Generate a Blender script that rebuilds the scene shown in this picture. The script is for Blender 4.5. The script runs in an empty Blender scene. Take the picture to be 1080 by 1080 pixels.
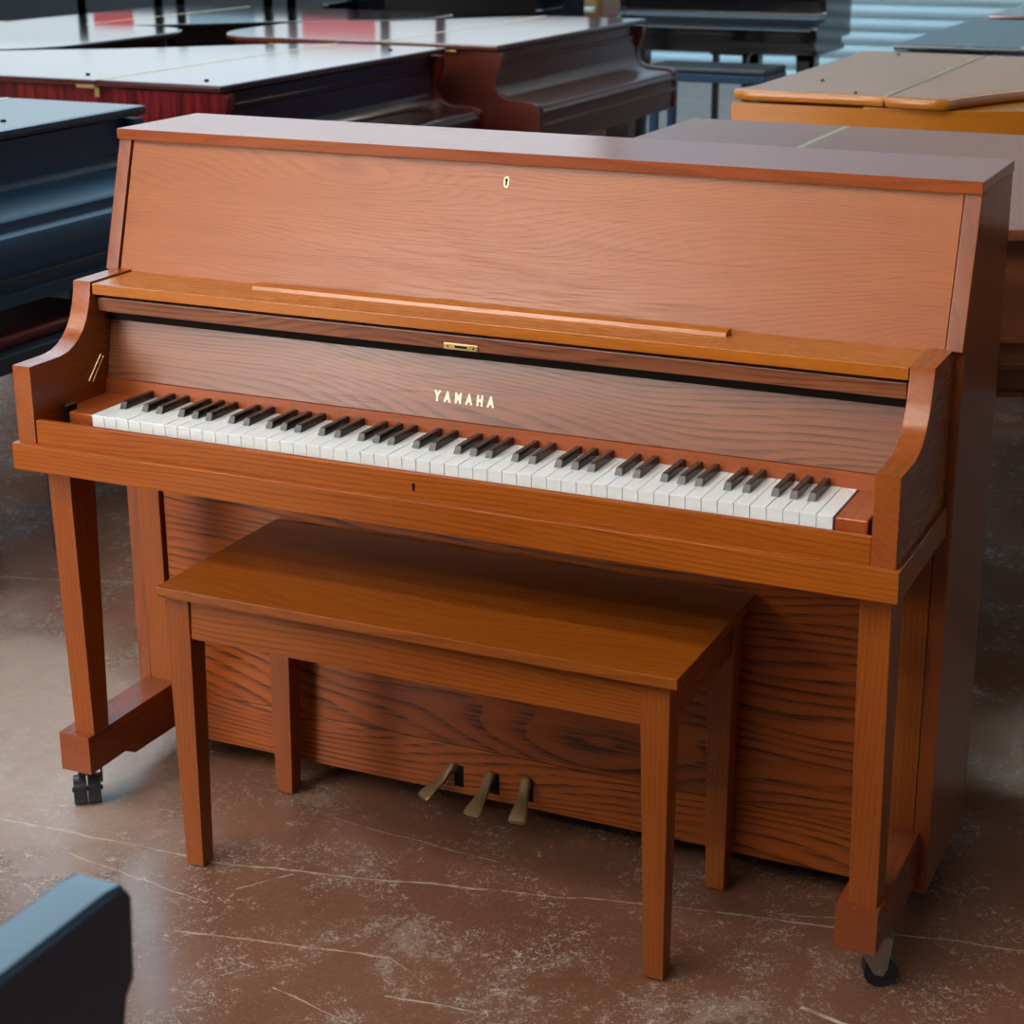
import bpy, bmesh, math, random
from mathutils import Vector, Matrix
random.seed(7)
SC = bpy.context.scene
COL = SC.collection
PI = math.pi

# ------------------------------------------------------------------ materials
def new_mat(name):
    m = bpy.data.materials.new(name)
    m.use_nodes = True
    nt = m.node_tree
    for n in list(nt.nodes):
        nt.nodes.remove(n)
    out = nt.nodes.new('ShaderNodeOutputMaterial')
    b = nt.nodes.new('ShaderNodeBsdfPrincipled')
    nt.links.new(b.outputs[0], out.inputs[0])
    return m, nt, b

def N(nt, typ, **kw):
    n = nt.nodes.new(typ)
    for k, v in kw.items():
        if isinstance(k, str) and hasattr(n, k):
            setattr(n, k, v)
    return n

def mth(nt, op, a, b=None, c=None, clamp=False):
    n = nt.nodes.new('ShaderNodeMath'); n.operation = op; n.use_clamp = clamp
    for i, x in enumerate((a, b, c)):
        if x is None: continue
        if isinstance(x, (int, float)): n.inputs[i].default_value = x
        else: nt.links.new(x, n.inputs[i])
    return n.outputs[0]

def mixc(nt, f, a, b):
    n = nt.nodes.new('ShaderNodeMix'); n.data_type = 'RGBA'
    for s, x in ((n.inputs[0], f), (n.inputs[6], a), (n.inputs[7], b)):
        if isinstance(x, (int, float)): s.default_value = x
        elif isinstance(x, (tuple, list)): s.default_value = (x[0], x[1], x[2], 1)
        else: nt.links.new(x, s)
    return n.outputs[2]

def sstep(nt, x, lo, hi):
    n = nt.nodes.new('ShaderNodeMapRange'); n.interpolation_type = 'SMOOTHSTEP'
    nt.links.new(x, n.inputs[0])
    n.inputs[1].default_value = lo; n.inputs[2].default_value = hi
    return n.outputs[0]

def noise(nt, vec, scale, detail=2, rough=.5, dist=0):
    n = nt.nodes.new('ShaderNodeTexNoise')
    nt.links.new(vec, n.inputs['Vector'])
    n.inputs['Scale'].default_value = scale; n.inputs['Detail'].default_value = detail
    n.inputs['Roughness'].default_value = rough; n.inputs['Distortion'].default_value = dist
    return n.outputs[0]

def comb(nt, a, b, c):
    n = nt.nodes.new('ShaderNodeCombineXYZ')
    for i, x in enumerate((a, b, c)):
        if isinstance(x, (int, float)): n.inputs[i].default_value = x
        else: nt.links.new(x, n.inputs[i])
    return n.outputs[0]

def plain(name, col, rough=.5, metal=0, spec=.5, coat=0, coat_rough=.05, bump=0, bscale=60, var=.35):
    m, nt, b = new_mat(name)
    tc = N(nt, 'ShaderNodeTexCoord')
    v = noise(nt, tc.outputs['Object'], 9, 3)
    c = mixc(nt, mth(nt, 'MULTIPLY', v, var), col, tuple(x * .72 for x in col))
    nt.links.new(c, b.inputs['Base Color'])
    b.inputs['Roughness'].default_value = rough; b.inputs['Metallic'].default_value = metal
    b.inputs['Specular IOR Level'].default_value = spec
    b.inputs['Coat Weight'].default_value = coat; b.inputs['Coat Roughness'].default_value = coat_rough
    if bump:
        bp = N(nt, 'ShaderNodeBump'); bp.inputs['Strength'].default_value = bump
        bp.inputs['Distance'].default_value = .002
        nt.links.new(noise(nt, tc.outputs['Object'], bscale, 3), bp.inputs['Height'])
        nt.links.new(bp.outputs[0], b.inputs['Normal'])
    return m

def wood(name, axis, mid, dark, light, rings=9.0, warp=1.1, contrast=.6, pores=.5, rough=.3, spec=.5,
         coat=0.0, across=None, seed=0.0, wide=1.0, bump=.12, sharp=.35):
    """oak-like figure; axis = grain direction, across = axis the rings climb along"""
    m, nt, b = new_mat(name)
    tc = N(nt, 'ShaderNodeTexCoord')
    oi = N(nt, 'ShaderNodeObjectInfo')
    sep = N(nt, 'ShaderNodeSeparateXYZ'); nt.links.new(tc.outputs['Object'], sep.inputs[0])
    ax = {'x': 0, 'y': 1, 'z': 2}
    g = sep.outputs[ax[axis]]
    others = [k for k in 'xyz' if k != axis]
    if across is None: across = others[-1]
    a = sep.outputs[ax[across]]
    o = sep.outputs[ax[[k for k in others if k != across][0]]]
    off = mth(nt, 'MULTIPLY', oi.outputs['Random'], 3.7)
    g2 = mth(nt, 'ADD', g, mth(nt, 'ADD', off, seed))
    big = noise(nt, comb(nt, mth(nt, 'MULTIPLY', g2, .95 * wide), mth(nt, 'MULTIPLY', a, 3.4), mth(nt, 'MULTIPLY', o, 3.4)), 1.0, 2, .4)
    wob = noise(nt, comb(nt, mth(nt, 'MULTIPLY', g2, 5), mth(nt, 'MULTIPLY', a, 30), mth(nt, 'MULTIPLY', o, 30)), 1.0, 3, .6)
    f = mth(nt, 'MULTIPLY', mth(nt, 'ADD', a, mth(nt, 'MULTIPLY', mth(nt, 'SUBTRACT', big, .5), .16 * warp)), rings)
    f = mth(nt, 'ADD', f, mth(nt, 'MULTIPLY', wob, .55))
    f = mth(nt, 'ADD', f, mth(nt, 'MULTIPLY', o, rings * .5))
    fr = mth(nt, 'FRACT', mth(nt, 'ADD', f, 40.0))
    up = sstep(nt, fr, sharp, .92)
    dn = sstep(nt, fr, 1.0, .93)
    strk = noise(nt, comb(nt, mth(nt, 'MULTIPLY', g2, 7), mth(nt, 'MULTIPLY', a, 210), mth(nt, 'MULTIPLY', o, 210)), 1.0, 3, .7)
    ring = mth(nt, 'MULTIPLY', mth(nt, 'MULTIPLY', up, dn), sstep(nt, strk, .30, .62))
    fine = noise(nt, comb(nt, mth(nt, 'MULTIPLY', g2, 11), mth(nt, 'MULTIPLY', a, 430), mth(nt, 'MULTIPLY', o, 430)), 1.0, 3, .65)
    pore = sstep(nt, fine, .52, .74)
    med = noise(nt, comb(nt, mth(nt, 'MULTIPLY', g2, 2.2), mth(nt, 'MULTIPLY', a, 22), mth(nt, 'MULTIPLY', o, 22)), 1.0, 2)
    c = mixc(nt, sstep(nt, med, .25, .75), mid, light)
    rr = ring
    c = mixc(nt, mth(nt, 'MULTIPLY', rr, contrast, clamp=True), c, dark)
    c = mixc(nt, mth(nt, 'MULTIPLY', pore, pores, clamp=True), c, dark)
    nt.links.new(c, b.inputs['Base Color'])
    b.inputs['Specular IOR Level'].default_value = spec
    rv = mth(nt, 'ADD', rough, mth(nt, 'MULTIPLY', pore, .08))
    nt.links.new(rv, b.inputs['Roughness'])
    b.inputs['Coat Weight'].default_value = coat; b.inputs['Coat Roughness'].default_value = .08
    if bump:
        bp = N(nt, 'ShaderNodeBump'); bp.inputs['Strength'].default_value = bump
        bp.inputs['Distance'].default_value = .0008
        h = mth(nt, 'SUBTRACT', 1.0, mth(nt, 'ADD', pore, mth(nt, 'MULTIPLY', ring, .4)))
        nt.links.new(h, bp.inputs['Height']); nt.links.new(bp.outputs[0], b.inputs['Normal'])
    return m

def ribbon(name, c1, c2, rough, scale=45, axis='x', coat=0.0, spec=.5):
    """polished mahogany / walnut: fine stripes running up the case"""
    m, nt, b = new_mat(name)
    tc = N(nt, 'ShaderNodeTexCoord')
    sep = N(nt, 'ShaderNodeSeparateXYZ'); nt.links.new(tc.outputs['Object'], sep.inputs[0])
    s = {'x': .04, 'y': .04, 'z': .04}; s[axis] = 1.0
    if axis == 'xy': s = {'x': 1, 'y': 1, 'z': .04}
    v = comb(nt, *[mth(nt, 'MULTIPLY', sep.outputs[i], s['xyz'[i]]) for i in range(3)])
    n = noise(nt, v, scale, 3, .6)
    c = mixc(nt, sstep(nt, n, .32, .68), c1, c2)
    nt.links.new(c, b.inputs['Base Color'])
    b.inputs['Roughness'].default_value = rough
    b.inputs['Specular IOR Level'].default_value = spec
    b.inputs['Coat Weight'].default_value = coat; b.inputs['Coat Roughness'].default_value = .05
    return m

def emis(name, col, strength):
    m, nt, b = new_mat(name)
    b.inputs['Base Color'].default_value = (col[0] * .3, col[1] * .3, col[2] * .3, 1)
    b.inputs['Roughness'].default_value = .4
    b.inputs['Emission Color'].default_value = (*col, 1)
    b.inputs['Emission Strength'].default_value = strength
    return m

OM, OD, OL = (.255, .060, .006), (.075, .016, .003), (.325, .086, .009)
M = {}
M['oak_x'] = wood('oak_grain_across', 'x', OM, OD, OL, rings=110, warp=1.0, contrast=.6, pores=.3, rough=.28, spec=.32)
M['oak_front'] = wood('oak_keybed', 'x', (.295, .068, .005), (.105, .021, .003), (.36, .090, .007), rings=120, warp=.8, contrast=.6, pores=.32, rough=.28, spec=.28)
M['oak_panel'] = wood('oak_upper_panel', 'x', (.285, .070, .007), (.135, .030, .004), (.32, .086, .009), rings=120, warp=3.6, contrast=.45, pores=.5, rough=.28, spec=.38, bump=.2, wide=1.1)
M['oak_fall'] = wood('oak_fallboard', 'x', (.205, .064, .027), (.068, .021, .010), (.25, .082, .034), rings=95, warp=3.0, contrast=.85, pores=.3, rough=.32, spec=.5, wide=.9, seed=1.3)
M['oak_low'] = wood('oak_lower_panel', 'x', (.29, .058, .005), (.045, .009, .002), (.365, .084, .008), rings=62, warp=2.8, contrast=.95, pores=.36, rough=.32, spec=.4, seed=2.1, wide=.8)
M['oak_z'] = wood('oak_grain_upright', 'z', (.24, .054, .006), (.10, .020, .003), (.29, .072, .008), rings=120, warp=.6, contrast=.35, pores=.3, rough=.3, across='x', spec=.4)
M['oak_side'] = wood('oak_case_side', 'z', (.20, .043, .008), (.085, .018, .004), (.24, .056, .010), rings=60, warp=1.2, contrast=.45, pores=.3, rough=.28, across='y')
M['oak_y'] = wood('oak_grain_deep', 'y', (.26, .058, .008), (.10, .020, .004), (.31, .076, .011), rings=90, warp=.8, contrast=.28, pores=.14, rough=.26, bump=.03, across='z')
M['oak_top'] = wood('oak_lid', 'x', (.25, .055, .012), (.14, .030, .007), (.30, .072, .016), rings=90, warp=1.0, contrast=.4, pores=.3, rough=.2, spec=.42, across='y', bump=.04)
M['oak_shelf'] = wood('oak_shelf', 'x', (.37, .105, .006), (.20, .05, .004), (.43, .13, .009), rings=70, warp=1.0, contrast=.3, pores=.22, rough=.26, across='y')
M['oak_bench'] = wood('oak_bench_top', 'x', (.235, .056, .004), (.09, .019, .003), (.285, .074, .006), rings=75, warp=1.4, contrast=.5, pores=.4, rough=.34, across='y', spec=.4)
M['cheek'] = wood('cheek_wood', 'y', (.29, .062, .015), (.15, .03, .008), (.35, .082, .02), rings=60, contrast=.25, pores=.15, rough=.18, across='x', bump=.03)
M['oak_foot'] = wood('oak_foot', 'y', (.19, .040, .009), (.12, .022, .005), (.22, .048, .011), rings=60, warp=.6, contrast=.15, pores=.15, rough=.24, across='x')
M['strip'] = wood('key_strip_wood', 'x', (.27, .060, .015), (.13, .028, .008), (.33, .078, .02), rings=110, contrast=.3, pores=.22, rough=.32)
M['ivory'] = plain('white_key_plastic', (.76, .82, .85), .2, spec=.5, var=.06)
M['ebony'] = plain('black_key_plastic', (.010, .010, .011), .22)
M['gap'] = plain('dark_inside', (.012, .008, .006), .8, spec=.1)
M['brass'] = plain('brass', (.75, .52, .22), .28, metal=1)
M['gilt'] = plain('gilt_lettering', (.92, .86, .66), .45, metal=0)
M['steel'] = plain('zinc_steel', (.45, .46, .48), .4, metal=1)
M['pedal'] = plain('aged_brass', (.26, .165, .08), .42, metal=.65)
M['tyre'] = plain('black_rubber', (.018, .020, .024), .35)
M['tyre_blue'] = plain('dark_caster_wheel', (.014, .020, .032), .3)
M['satin'] = plain('black_satin', (.020, .056, .108), .36, spec=.28)
M['satin_top'] = plain('black_satin_lid', (.016, .036, .058), .26, spec=.6)
M['gloss'] = plain('black_polish', (.004, .004, .005), .07, spec=.42)
M['gloss_lid'] = plain('black_polish_lid', (.005, .006, .007), .05, spec=.8)
M['leather'] = plain('dark_red_leather', (.10, .008, .010), .35, bump=.4)
M['blackleather'] = plain('black_leather', (.012, .012, .014), .42, bump=.4)
M['mah'] = ribbon('red_mahogany', (.16, .012, .012), (.045, .004, .005), .18, 60, 'xy')
M['mah_dark'] = ribbon('dark_mahogany', (.050, .010, .010), (.028, .006, .007), .15, 20, 'z')
M['mah_lid'] = plain('mahogany_lid', (.06, .012, .011), .06, spec=.9)
M['bmah'] = ribbon('brown_mahogany', (.115, .025, .015), (.070, .015, .010), .22, 12, 'z')
M['bmah_lid'] = plain('brown_mahogany_lid', (.10, .028, .018), .08, spec=.9)
M['wal'] = ribbon('walnut_case', (.27, .088, .036), (.17, .052, .022), .35, 8, 'z')
M['wal_lid'] = ribbon('walnut_lid', (.105, .060, .046), (.075, .040, .030), .28, 10, 'y', spec=.8)
M['gold'] = ribbon('golden_walnut_case', (.46, .16, .012), (.36, .11, .008), .25, 8, 'z')
M['gold_lid'] = ribbon('golden_walnut_lid', (.22, .125, .075), (.17, .09, .052), .3, 10, 'y', spec=.8)
M['gold_edge'] = ribbon('golden_walnut_edge', (.50, .17, .02), (.38, .11, .012), .18, 10, 'z')
M['honey'] = ribbon('honey_oak', (.36, .16, .05), (.28, .115, .035), .35, 20, 'z')
M['wall'] = plain('painted_wall', (.50, .52, .54), .8)
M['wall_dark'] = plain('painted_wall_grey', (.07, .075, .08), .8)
M['ceil'] = plain('ceiling_paint', (.30, .31, .32), .85)
M['alu'] = plain('dark_frame', (.018, .02, .022), .5)
M['daylight'] = emis('daylight_through_glass', (.90, .96, .98), .56)
M['daylight_upper'] = emis('daylight_through_high_glass', (.86, .94, .98), .76)
M['daylight_bright'] = emis('daylight_through_side_glass', (1.0, .95, .90), 13.5)
M['daylight_front'] = emis('daylight_through_front_glass', (1.0, .95, .90), .8)
M['skylight'] = emis('skylight_glass', (.55, .81, 1.0), 3.0)
M['tube'] = emis('lamp_diffuser', (1.0, .93, .82), 19.0)
M['fill_right'] = emis('added_blue_fill', (.48, .72, 1.0), .7)  # blue glow added to tint the right-facing sides
M['poster_red'] = emis('backlit_red_banner', (.62, .05, .055), .62)
M['poster_blue'] = emis('backlit_blue_banner', (.30, .48, .58), .55)

def floor_mat():
    m, nt, b = new_mat('stained_concrete')
    tc = N(nt, 'ShaderNodeTexCoord'); P = tc.outputs['Object']
    sep = N(nt, 'ShaderNodeSeparateXYZ'); nt.links.new(P, sep.inputs[0])
    X, Y = sep.outputs[0], sep.outputs[1]
    cloud = noise(nt, P, 1.6, 5, .6)
    cloud2 = noise(nt, P, 6.5, 4, .6)
    c = mixc(nt, sstep(nt, cloud, .3, .7), (.122, .050, .028), (.195, .088, .051))
    c = mixc(nt, mth(nt, 'MULTIPLY', sstep(nt, cloud2, .45, .75), .55), c, (.085, .036, .022))
    # worn pale speckle, denser in patches
    patch = noise(nt, P, 2.6, 3, .55)
    pm = sstep(nt, patch, .42, .72)
    def streak(ang, sa, sb, lo, hi, detail=3):
        ca, sn = math.cos(ang), math.sin(ang)
        u = mth(nt, 'ADD', mth(nt, 'MULTIPLY', X, ca), mth(nt, 'MULTIPLY', Y, sn))
        v = mth(nt, 'SUBTRACT', mth(nt, 'MULTIPLY', Y, ca), mth(nt, 'MULTIPLY', X, sn))
        n = noise(nt, comb(nt, mth(nt, 'MULTIPLY', u, sa), mth(nt, 'MULTIPLY', v, sb), ang), 1.0, detail, .65, .35)
        return sstep(nt, n, lo, hi)
    zone = mth(nt, 'ADD', .45, mth(nt, 'MULTIPLY', sstep(nt, mth(nt, 'ADD', Y, mth(nt, 'MULTIPLY', cloud, .5)), .62, .02), .55))
    cl = sstep(nt, noise(nt, P, 6.5, 5, .68), .44, .66)
    s1 = streak(.75, 60, 170, .55, .67)
    s2 = streak(-.5, 55, 160, .58, .70)
    s3 = streak(1.75, 50, 210, .58, .70)
    speck = sstep(nt, noise(nt, P, 190, 3, .6), .585, .68)
    blot = mth(nt, 'MULTIPLY', sstep(nt, noise(nt, P, 58, 6, .9), .565, .59), mth(nt, 'ADD', mth(nt, 'MULTIPLY', cl, .95), .08))
    wear = mth(nt, 'MAXIMUM', mth(nt, 'MULTIPLY', mth(nt, 'MAXIMUM', s1, s2), .45), mth(nt, 'MAXIMUM', mth(nt, 'MULTIPLY', s3, .4), speck))
    wear = mth(nt, 'MULTIPLY', wear, mth(nt, 'ADD', mth(nt, 'MULTIPLY', mth(nt, 'MULTIPLY', cl, mth(nt, 'ADD', pm, .5)), .75), .12))
    wear = mth(nt, 'MAXIMUM', wear, blot)
    haze = mth(nt, 'MULTIPLY', mth(nt, 'MULTIPLY', pm, cl), mth(nt, 'MULTIPLY', noise(nt, P, 110, 5, .85), .40))
    wear = mth(nt, 'MULTIPLY', mth(nt, 'MAXIMUM', wear, haze), zone)
    # pale floor sheen painted into the colour beside the left leg
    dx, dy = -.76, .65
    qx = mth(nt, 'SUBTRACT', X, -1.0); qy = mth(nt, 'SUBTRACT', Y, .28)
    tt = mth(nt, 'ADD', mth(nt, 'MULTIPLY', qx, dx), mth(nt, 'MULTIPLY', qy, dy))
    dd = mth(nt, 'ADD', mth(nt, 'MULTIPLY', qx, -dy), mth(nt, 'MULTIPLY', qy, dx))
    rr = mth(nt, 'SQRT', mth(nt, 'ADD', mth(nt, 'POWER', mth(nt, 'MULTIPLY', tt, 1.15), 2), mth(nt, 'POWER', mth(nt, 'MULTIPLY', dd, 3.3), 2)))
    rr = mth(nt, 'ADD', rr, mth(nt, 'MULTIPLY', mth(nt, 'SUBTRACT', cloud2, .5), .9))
    floor_sheen = mth(nt, 'MULTIPLY', sstep(nt, rr, 1.1, .3), mth(nt, 'ADD', .28, mth(nt, 'MULTIPLY', noise(nt, P, 24, 5, .8), .5)))
    c = mixc(nt, floor_sheen, c, (.50, .43, .39))
    # long drag marks and saw-cut joints: (x0,y0,x1,y1,half width,strength)
    segs = [(-.95, -.035, -.36, .003, .0035, .55), (-.36, .003, .05, .10, .0035, .55), (.05, .10, .36, .178, .0028, .4),
            (.36, .178, 1.9, .47, .0028, .42), (-.62, -.075, -.32, -.11, .0022, .6), (-.32, -.20, .02, -.13, .0028, .6),
            (.02, -.13, .10, -.17, .0022, .4), (-.30, -.06, -.24, .02, .002, .5), (.06, -.22, .20, -.20, .0028, .6),
            (.62, .00, .86, -.06, .005, .8), (.86, -.02, .99, -.03, .006, .7), (.05, .19, -.28, .21, .0016, .35),
            (.50, .22, .66, .27, .0018, .35), (-2.4, .62, -.95, 1.10, .004, .3), (-.1, -.27, .20, -.33, .002, .5),
            (.88, .74, 1.05, .98, .0022, .45)]
    wob = mth(nt, 'MULTIPLY', mth(nt, 'SUBTRACT', noise(nt, P, 6, 5, .6), .5), .03)
    brk = sstep(nt, noise(nt, P, 30, 5, .8), .42, .58)
    for (x0, y0, x1, y1, w, st) in segs:
        L = math.hypot(x1 - x0, y1 - y0); dx, dy = (x1 - x0) / L, (y1 - y0) / L
        rx = mth(nt, 'SUBTRACT', X, x0); ry = mth(nt, 'SUBTRACT', Y, y0)
        t = mth(nt, 'ADD', mth(nt, 'MULTIPLY', rx, dx), mth(nt, 'MULTIPLY', ry, dy))
        d = mth(nt, 'ABSOLUTE', mth(nt, 'ADD', wob, mth(nt, 'SUBTRACT', mth(nt, 'MULTIPLY', ry, dx), mth(nt, 'MULTIPLY', rx, dy))))
        inside = mth(nt, 'MULTIPLY', mth(nt, 'GREATER_THAN', t, 0), mth(nt, 'LESS_THAN', t, L))
        ln = mth(nt, 'MULTIPLY', sstep(nt, d, w, w * .35), inside)
        ln = mth(nt, 'MULTIPLY', mth(nt, 'MULTIPLY', ln, st), mth(nt, 'ADD', .22, mth(nt, 'MULTIPLY', brk, .7)))
        wear = mth(nt, 'MAXIMUM', wear, ln)
    c = mixc(nt, mth(nt, 'MULTIPLY', wear, .9, clamp=True), c, (.74, .71, .62))
    nt.links.new(c, b.inputs['Base Color'])
    r = mth(nt, 'ADD', .17, mth(nt, 'MULTIPLY', mth(nt, 'MAXIMUM', wear, mth(nt, 'MULTIPLY', floor_sheen, .4)), .45))
    r = mth(nt, 'ADD', r, mth(nt, 'MULTIPLY', cloud2, .12))
    nt.links.new(r, b.inputs['Roughness'])
    b.inputs['Specular IOR Level'].default_value = .6
    bp = N(nt, 'ShaderNodeBump'); bp.inputs['Strength'].default_value = .10; bp.inputs['Distance'].default_value = .002
    nt.links.new(noise(nt, P, 30, 4, .6), bp.inputs['Height']); nt.links.new(bp.outputs[0], b.inputs['Normal'])
    return m
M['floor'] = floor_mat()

def door_mat():
    return plain('painted_steel_slats', (.42, .56, .61), .45)
M['door'] = door_mat()

# ------------------------------------------------------------------ mesh helpers
def bm_box(bm, a, b, bevel=0.0, seg=2):
    x0, y0, z0 = [min(a[i], b[i]) for i in range(3)]; x1, y1, z1 = [max(a[i], b[i]) for i in range(3)]
    vs = [bm.verts.new(p) for p in [(x0, y0, z0), (x1, y0, z0), (x1, y1, z0), (x0, y1, z0), (x0, y0, z1), (x1, y0, z1), (x1, y1, z1), (x0, y1, z1)]]
    fs = [bm.faces.new([vs[i] for i in f]) for f in [(3, 2, 1, 0), (4, 5, 6, 7), (0, 1, 5, 4), (1, 2, 6, 5), (2, 3, 7, 6), (3, 0, 4, 7)]]
    if bevel > 0:
        es = {e for f in fs for e in f.edges}
        bmesh.ops.bevel(bm, geom=list(es), offset=bevel, segments=seg, profile=.5, affect='EDGES')
    return bm

def box(a, b, bevel=.0015, seg=2):
    return bm_box(bmesh.new(), a, b, bevel, seg)

def bm_prism(bm, poly, axis, lo, hi, bevel=0.0, seg=2):
    """poly = list of 2D points; axis 'x': poly=(y,z); 'z': poly=(x,y); 'y': poly=(x,z)"""
    def P(p, t):
        return {'x': (t, p[0], p[1]), 'y': (p[0], t, p[1]), 'z': (p[0], p[1], t)}[axis]
    A = [bm.verts.new(P(p, lo)) for p in poly]; B = [bm.verts.new(P(p, hi)) for p in poly]
    n = len(poly)
    fs = [bm.faces.new(A[::-1]), bm.faces.new(B)]
    for i in range(n):
        j = (i + 1) % n
        fs.append(bm.faces.new([A[i], A[j], B[j], B[i]]))
    bmesh.ops.recalc_face_normals(bm, faces=fs)
    if bevel > 0:
        es = {e for f in fs[:2] for e in f.edges}
        bmesh.ops.bevel(bm, geom=list(es), offset=bevel, segments=seg, profile=.5, affect='EDGES')
    return bm

def prism(poly, axis, lo, hi, bevel=0.0, seg=2):
    return bm_prism(bmesh.new(), poly, axis, lo, hi, bevel, seg)

def frustum(bot, top, z0, z1, bevel=.002):
    """tapered post: bot/top = (x0,x1,y0,y1)"""
    bm = bmesh.new()
    def ring(r, z): return [bm.verts.new(p) for p in [(r[0], r[2], z), (r[1], r[2], z), (r[1], r[3], z), (r[0], r[3], z)]]
    A, B = ring(bot, z0), ring(top, z1)
    fs = [bm.faces.new(A[::-1]), bm.faces.new(B)]
    for i in range(4):
        j = (i + 1) % 4; fs.append(bm.faces.new([A[i], A[j], B[j], B[i]]))
    if bevel: bmesh.ops.bevel(bm, geom=list({e for f in fs for e in f.edges}), offset=bevel, segments=2, profile=.5, affect='EDGES')
    return bm

def bm_cyl(bm, p0, p1, r0, r1=None, n=24, bevel=0.0):
    r1 = r0 if r1 is None else r1
    p0, p1 = Vector(p0), Vector(p1); d = (p1 - p0).normalized()
    u = d.orthogonal().normalized(); w = d.cross(u)
    A = [bm.verts.new(p0 + (u * math.cos(2 * PI * i / n) + w * math.sin(2 * PI * i / n)) * r0) for i in range(n)]
    B = [bm.verts.new(p1 + (u * math.cos(2 * PI * i / n) + w * math.sin(2 * PI * i / n)) * r1) for i in range(n)]
    fs = [bm.faces.new(A[::-1]), bm.faces.new(B)]
    for i in range(n):
        j = (i + 1) % n; fs.append(bm.faces.new([A[i], A[j], B[j], B[i]]))
    if bevel:
        bmesh.ops.bevel(bm, geom=list(fs[0].edges) + list(fs[1].edges), offset=bevel, segments=2, profile=.5, affect='EDGES')
    return bm

def cyl(p0, p1, r0, r1=None, n=24, bevel=0.0):
    return bm_cyl(bmesh.new(), p0, p1, r0, r1, n, bevel)

def mesh_of(name, bm, mat, smooth=True):
    me = bpy.data.meshes.new(name)
    bmesh.ops.recalc_face_normals(bm, faces=bm.faces[:])
    bm.to_mesh(me); bm.free()
    me.materials.append(mat)
    if smooth:
        for p in me.polygons: p.use_smooth = True
        try: me.set_sharp_from_angle(angle=math.radians(32))
        except Exception: pass
    return me

def wn(o):
    md = o.modifiers.new('normals', 'WEIGHTED_NORMAL'); md.keep_sharp = True; md.weight = 60

def obj(name, bm, mat, parent=None, loc=None, label=None):
    """bm is given in the parent's frame; the object's own origin goes to loc"""
    me = mesh_of(name, bm, mat)
    o = bpy.data.objects.new(name, me); COL.objects.link(o)
    if loc is None and len(me.vertices):
        loc = (0, 0, 0)
    o.location = loc
    wn(o)
    if parent: o.parent = parent
    if label: o['label'] = label
    return o

def sub(name, bm, mat, parent, label=None):
    return obj(name, bm, mat, parent, (0, 0, 0), label)

def thing(name, label, cat, loc=(0, 0, 0), rz=0, group=None):
    o = bpy.data.objects.new(name, None); COL.objects.link(o)
    o.empty_display_size = .1
    o.location = loc; o.rotation_euler = (0, 0, rz)
    o['label'] = label; o['category'] = cat
    if group: o['group'] = group
    return o

def tag(o, label, cat, group=None):
    o['label'] = label; o['category'] = cat
    if group: o['group'] = group
    return o

def struct(name, bm, mat, parent=None):
    o = obj(name, bm, mat, parent)
    if parent is None: o['kind'] = 'structure'
    return o

# ------------------------------------------------------------------ the main upright piano (root at floor, world axes)
pn = thing('upright_piano', 'reddish brown oak upright piano with open keyboard in the middle of the floor', 'piano')
W = .730
side_poly = [(.293, .050), (.298, .905), (.284, .913), (.347, 1.125), (.575, 1.125), (.575, .050)]
for s in (-1, 1):
    sub('side_panel', prism(side_poly, 'x', s * W, s * (W - .0245), .0015), M['oak_side'], pn)
    sub('pilaster', box((s * .6605, .293, .07), (s * .7050, .34, .637)), M['oak_z'], pn)
# front edge strips of the case sides beside the tilted panel
sub('lid', prism([(.341, 1.1255), (.341, 1.143), (.577, 1.143), (.577, 1.1255)], 'x', -.731, .731, .0018), M['oak_top'], pn)
def up_y(z): return .284 + (z - .913) * (.063 / .212)
pp = [(up_y(.905) + .005, .905), (up_y(1.1245) + .005, 1.1245), (up_y(1.1245) + .025, 1.1245), (up_y(.905) + .025, .905)]
up = sub('upper_panel', prism(pp, 'x', -.7038, .7038, .001), M['oak_panel'], pn)
# keyhole escutcheon on the tilted panel
def tilt(y, z): return Matrix.Translation((0, y, z)) @ Matrix.Rotation(math.atan2(-.063, .212), 4, 'X')
def keyhole(cx, Mx, s=1.0):
    bm = bmesh.new(); pts = []
    for i in range(20):
        a = 2 * PI * i / 20; pts.append((.0042 * math.sin(a), .0042 * math.cos(a) + .003))
    bm1 = bmesh.new()
    plate = []
    for i in range(24):
        a = 2 * PI * i / 24
        plate.append((.0046 * s * math.sin(a), .0085 * s * math.cos(a)))
    bm_prism(bm1, plate, 'y', -.0012, .0008)
    bmesh.ops.transform(bm1, matrix=Matrix.Translation((cx, 0, 0)), verts=bm1.verts)
    bmesh.ops.transform(bm1, matrix=Mx, verts=bm1.verts)
    bm2 = bmesh.new()
    slot = []
    for i in range(15):
        a = -PI * .80 + 2 * PI * .80 * i / 14
        slot.append((.0027 * s * math.sin(a), .0027 * s * math.cos(a) + .0032 * s))
    slot += [(.0014 * s, -.0062 * s), (-.0014 * s, -.0062 * s)]
    bm_prism(bm2, slot, 'y', -.0018, .0004)
    bmesh.ops.transform(bm2, matrix=Matrix.Translation((cx, 0, 0)), verts=bm2.verts)
    bmesh.ops.transform(bm2, matrix=Mx, verts=bm2.verts)
    return bm1, bm2
k1, k2 = keyhole(-.0003, tilt(up_y(1.097) + .005, 1.097))
sub('escutcheon', k1, M['brass'], up, 'small brass keyhole plate'); sub('keyhole', k2, M['gap'], up)

sh = sub('music_shelf', box((-.6795, .178, .893), (.6795, .310, .9112), .0016), M['oak_shelf'], pn)
lg = bmesh.new(); bm_prism(lg, [(.2455, .9112), (.247, .917), (.255, .9195), (.268, .9195), (.270, .9112)], 'x', -.413, .396, .0008)
sub('music_ledge', lg, M['oak_shelf'], sh)

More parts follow.
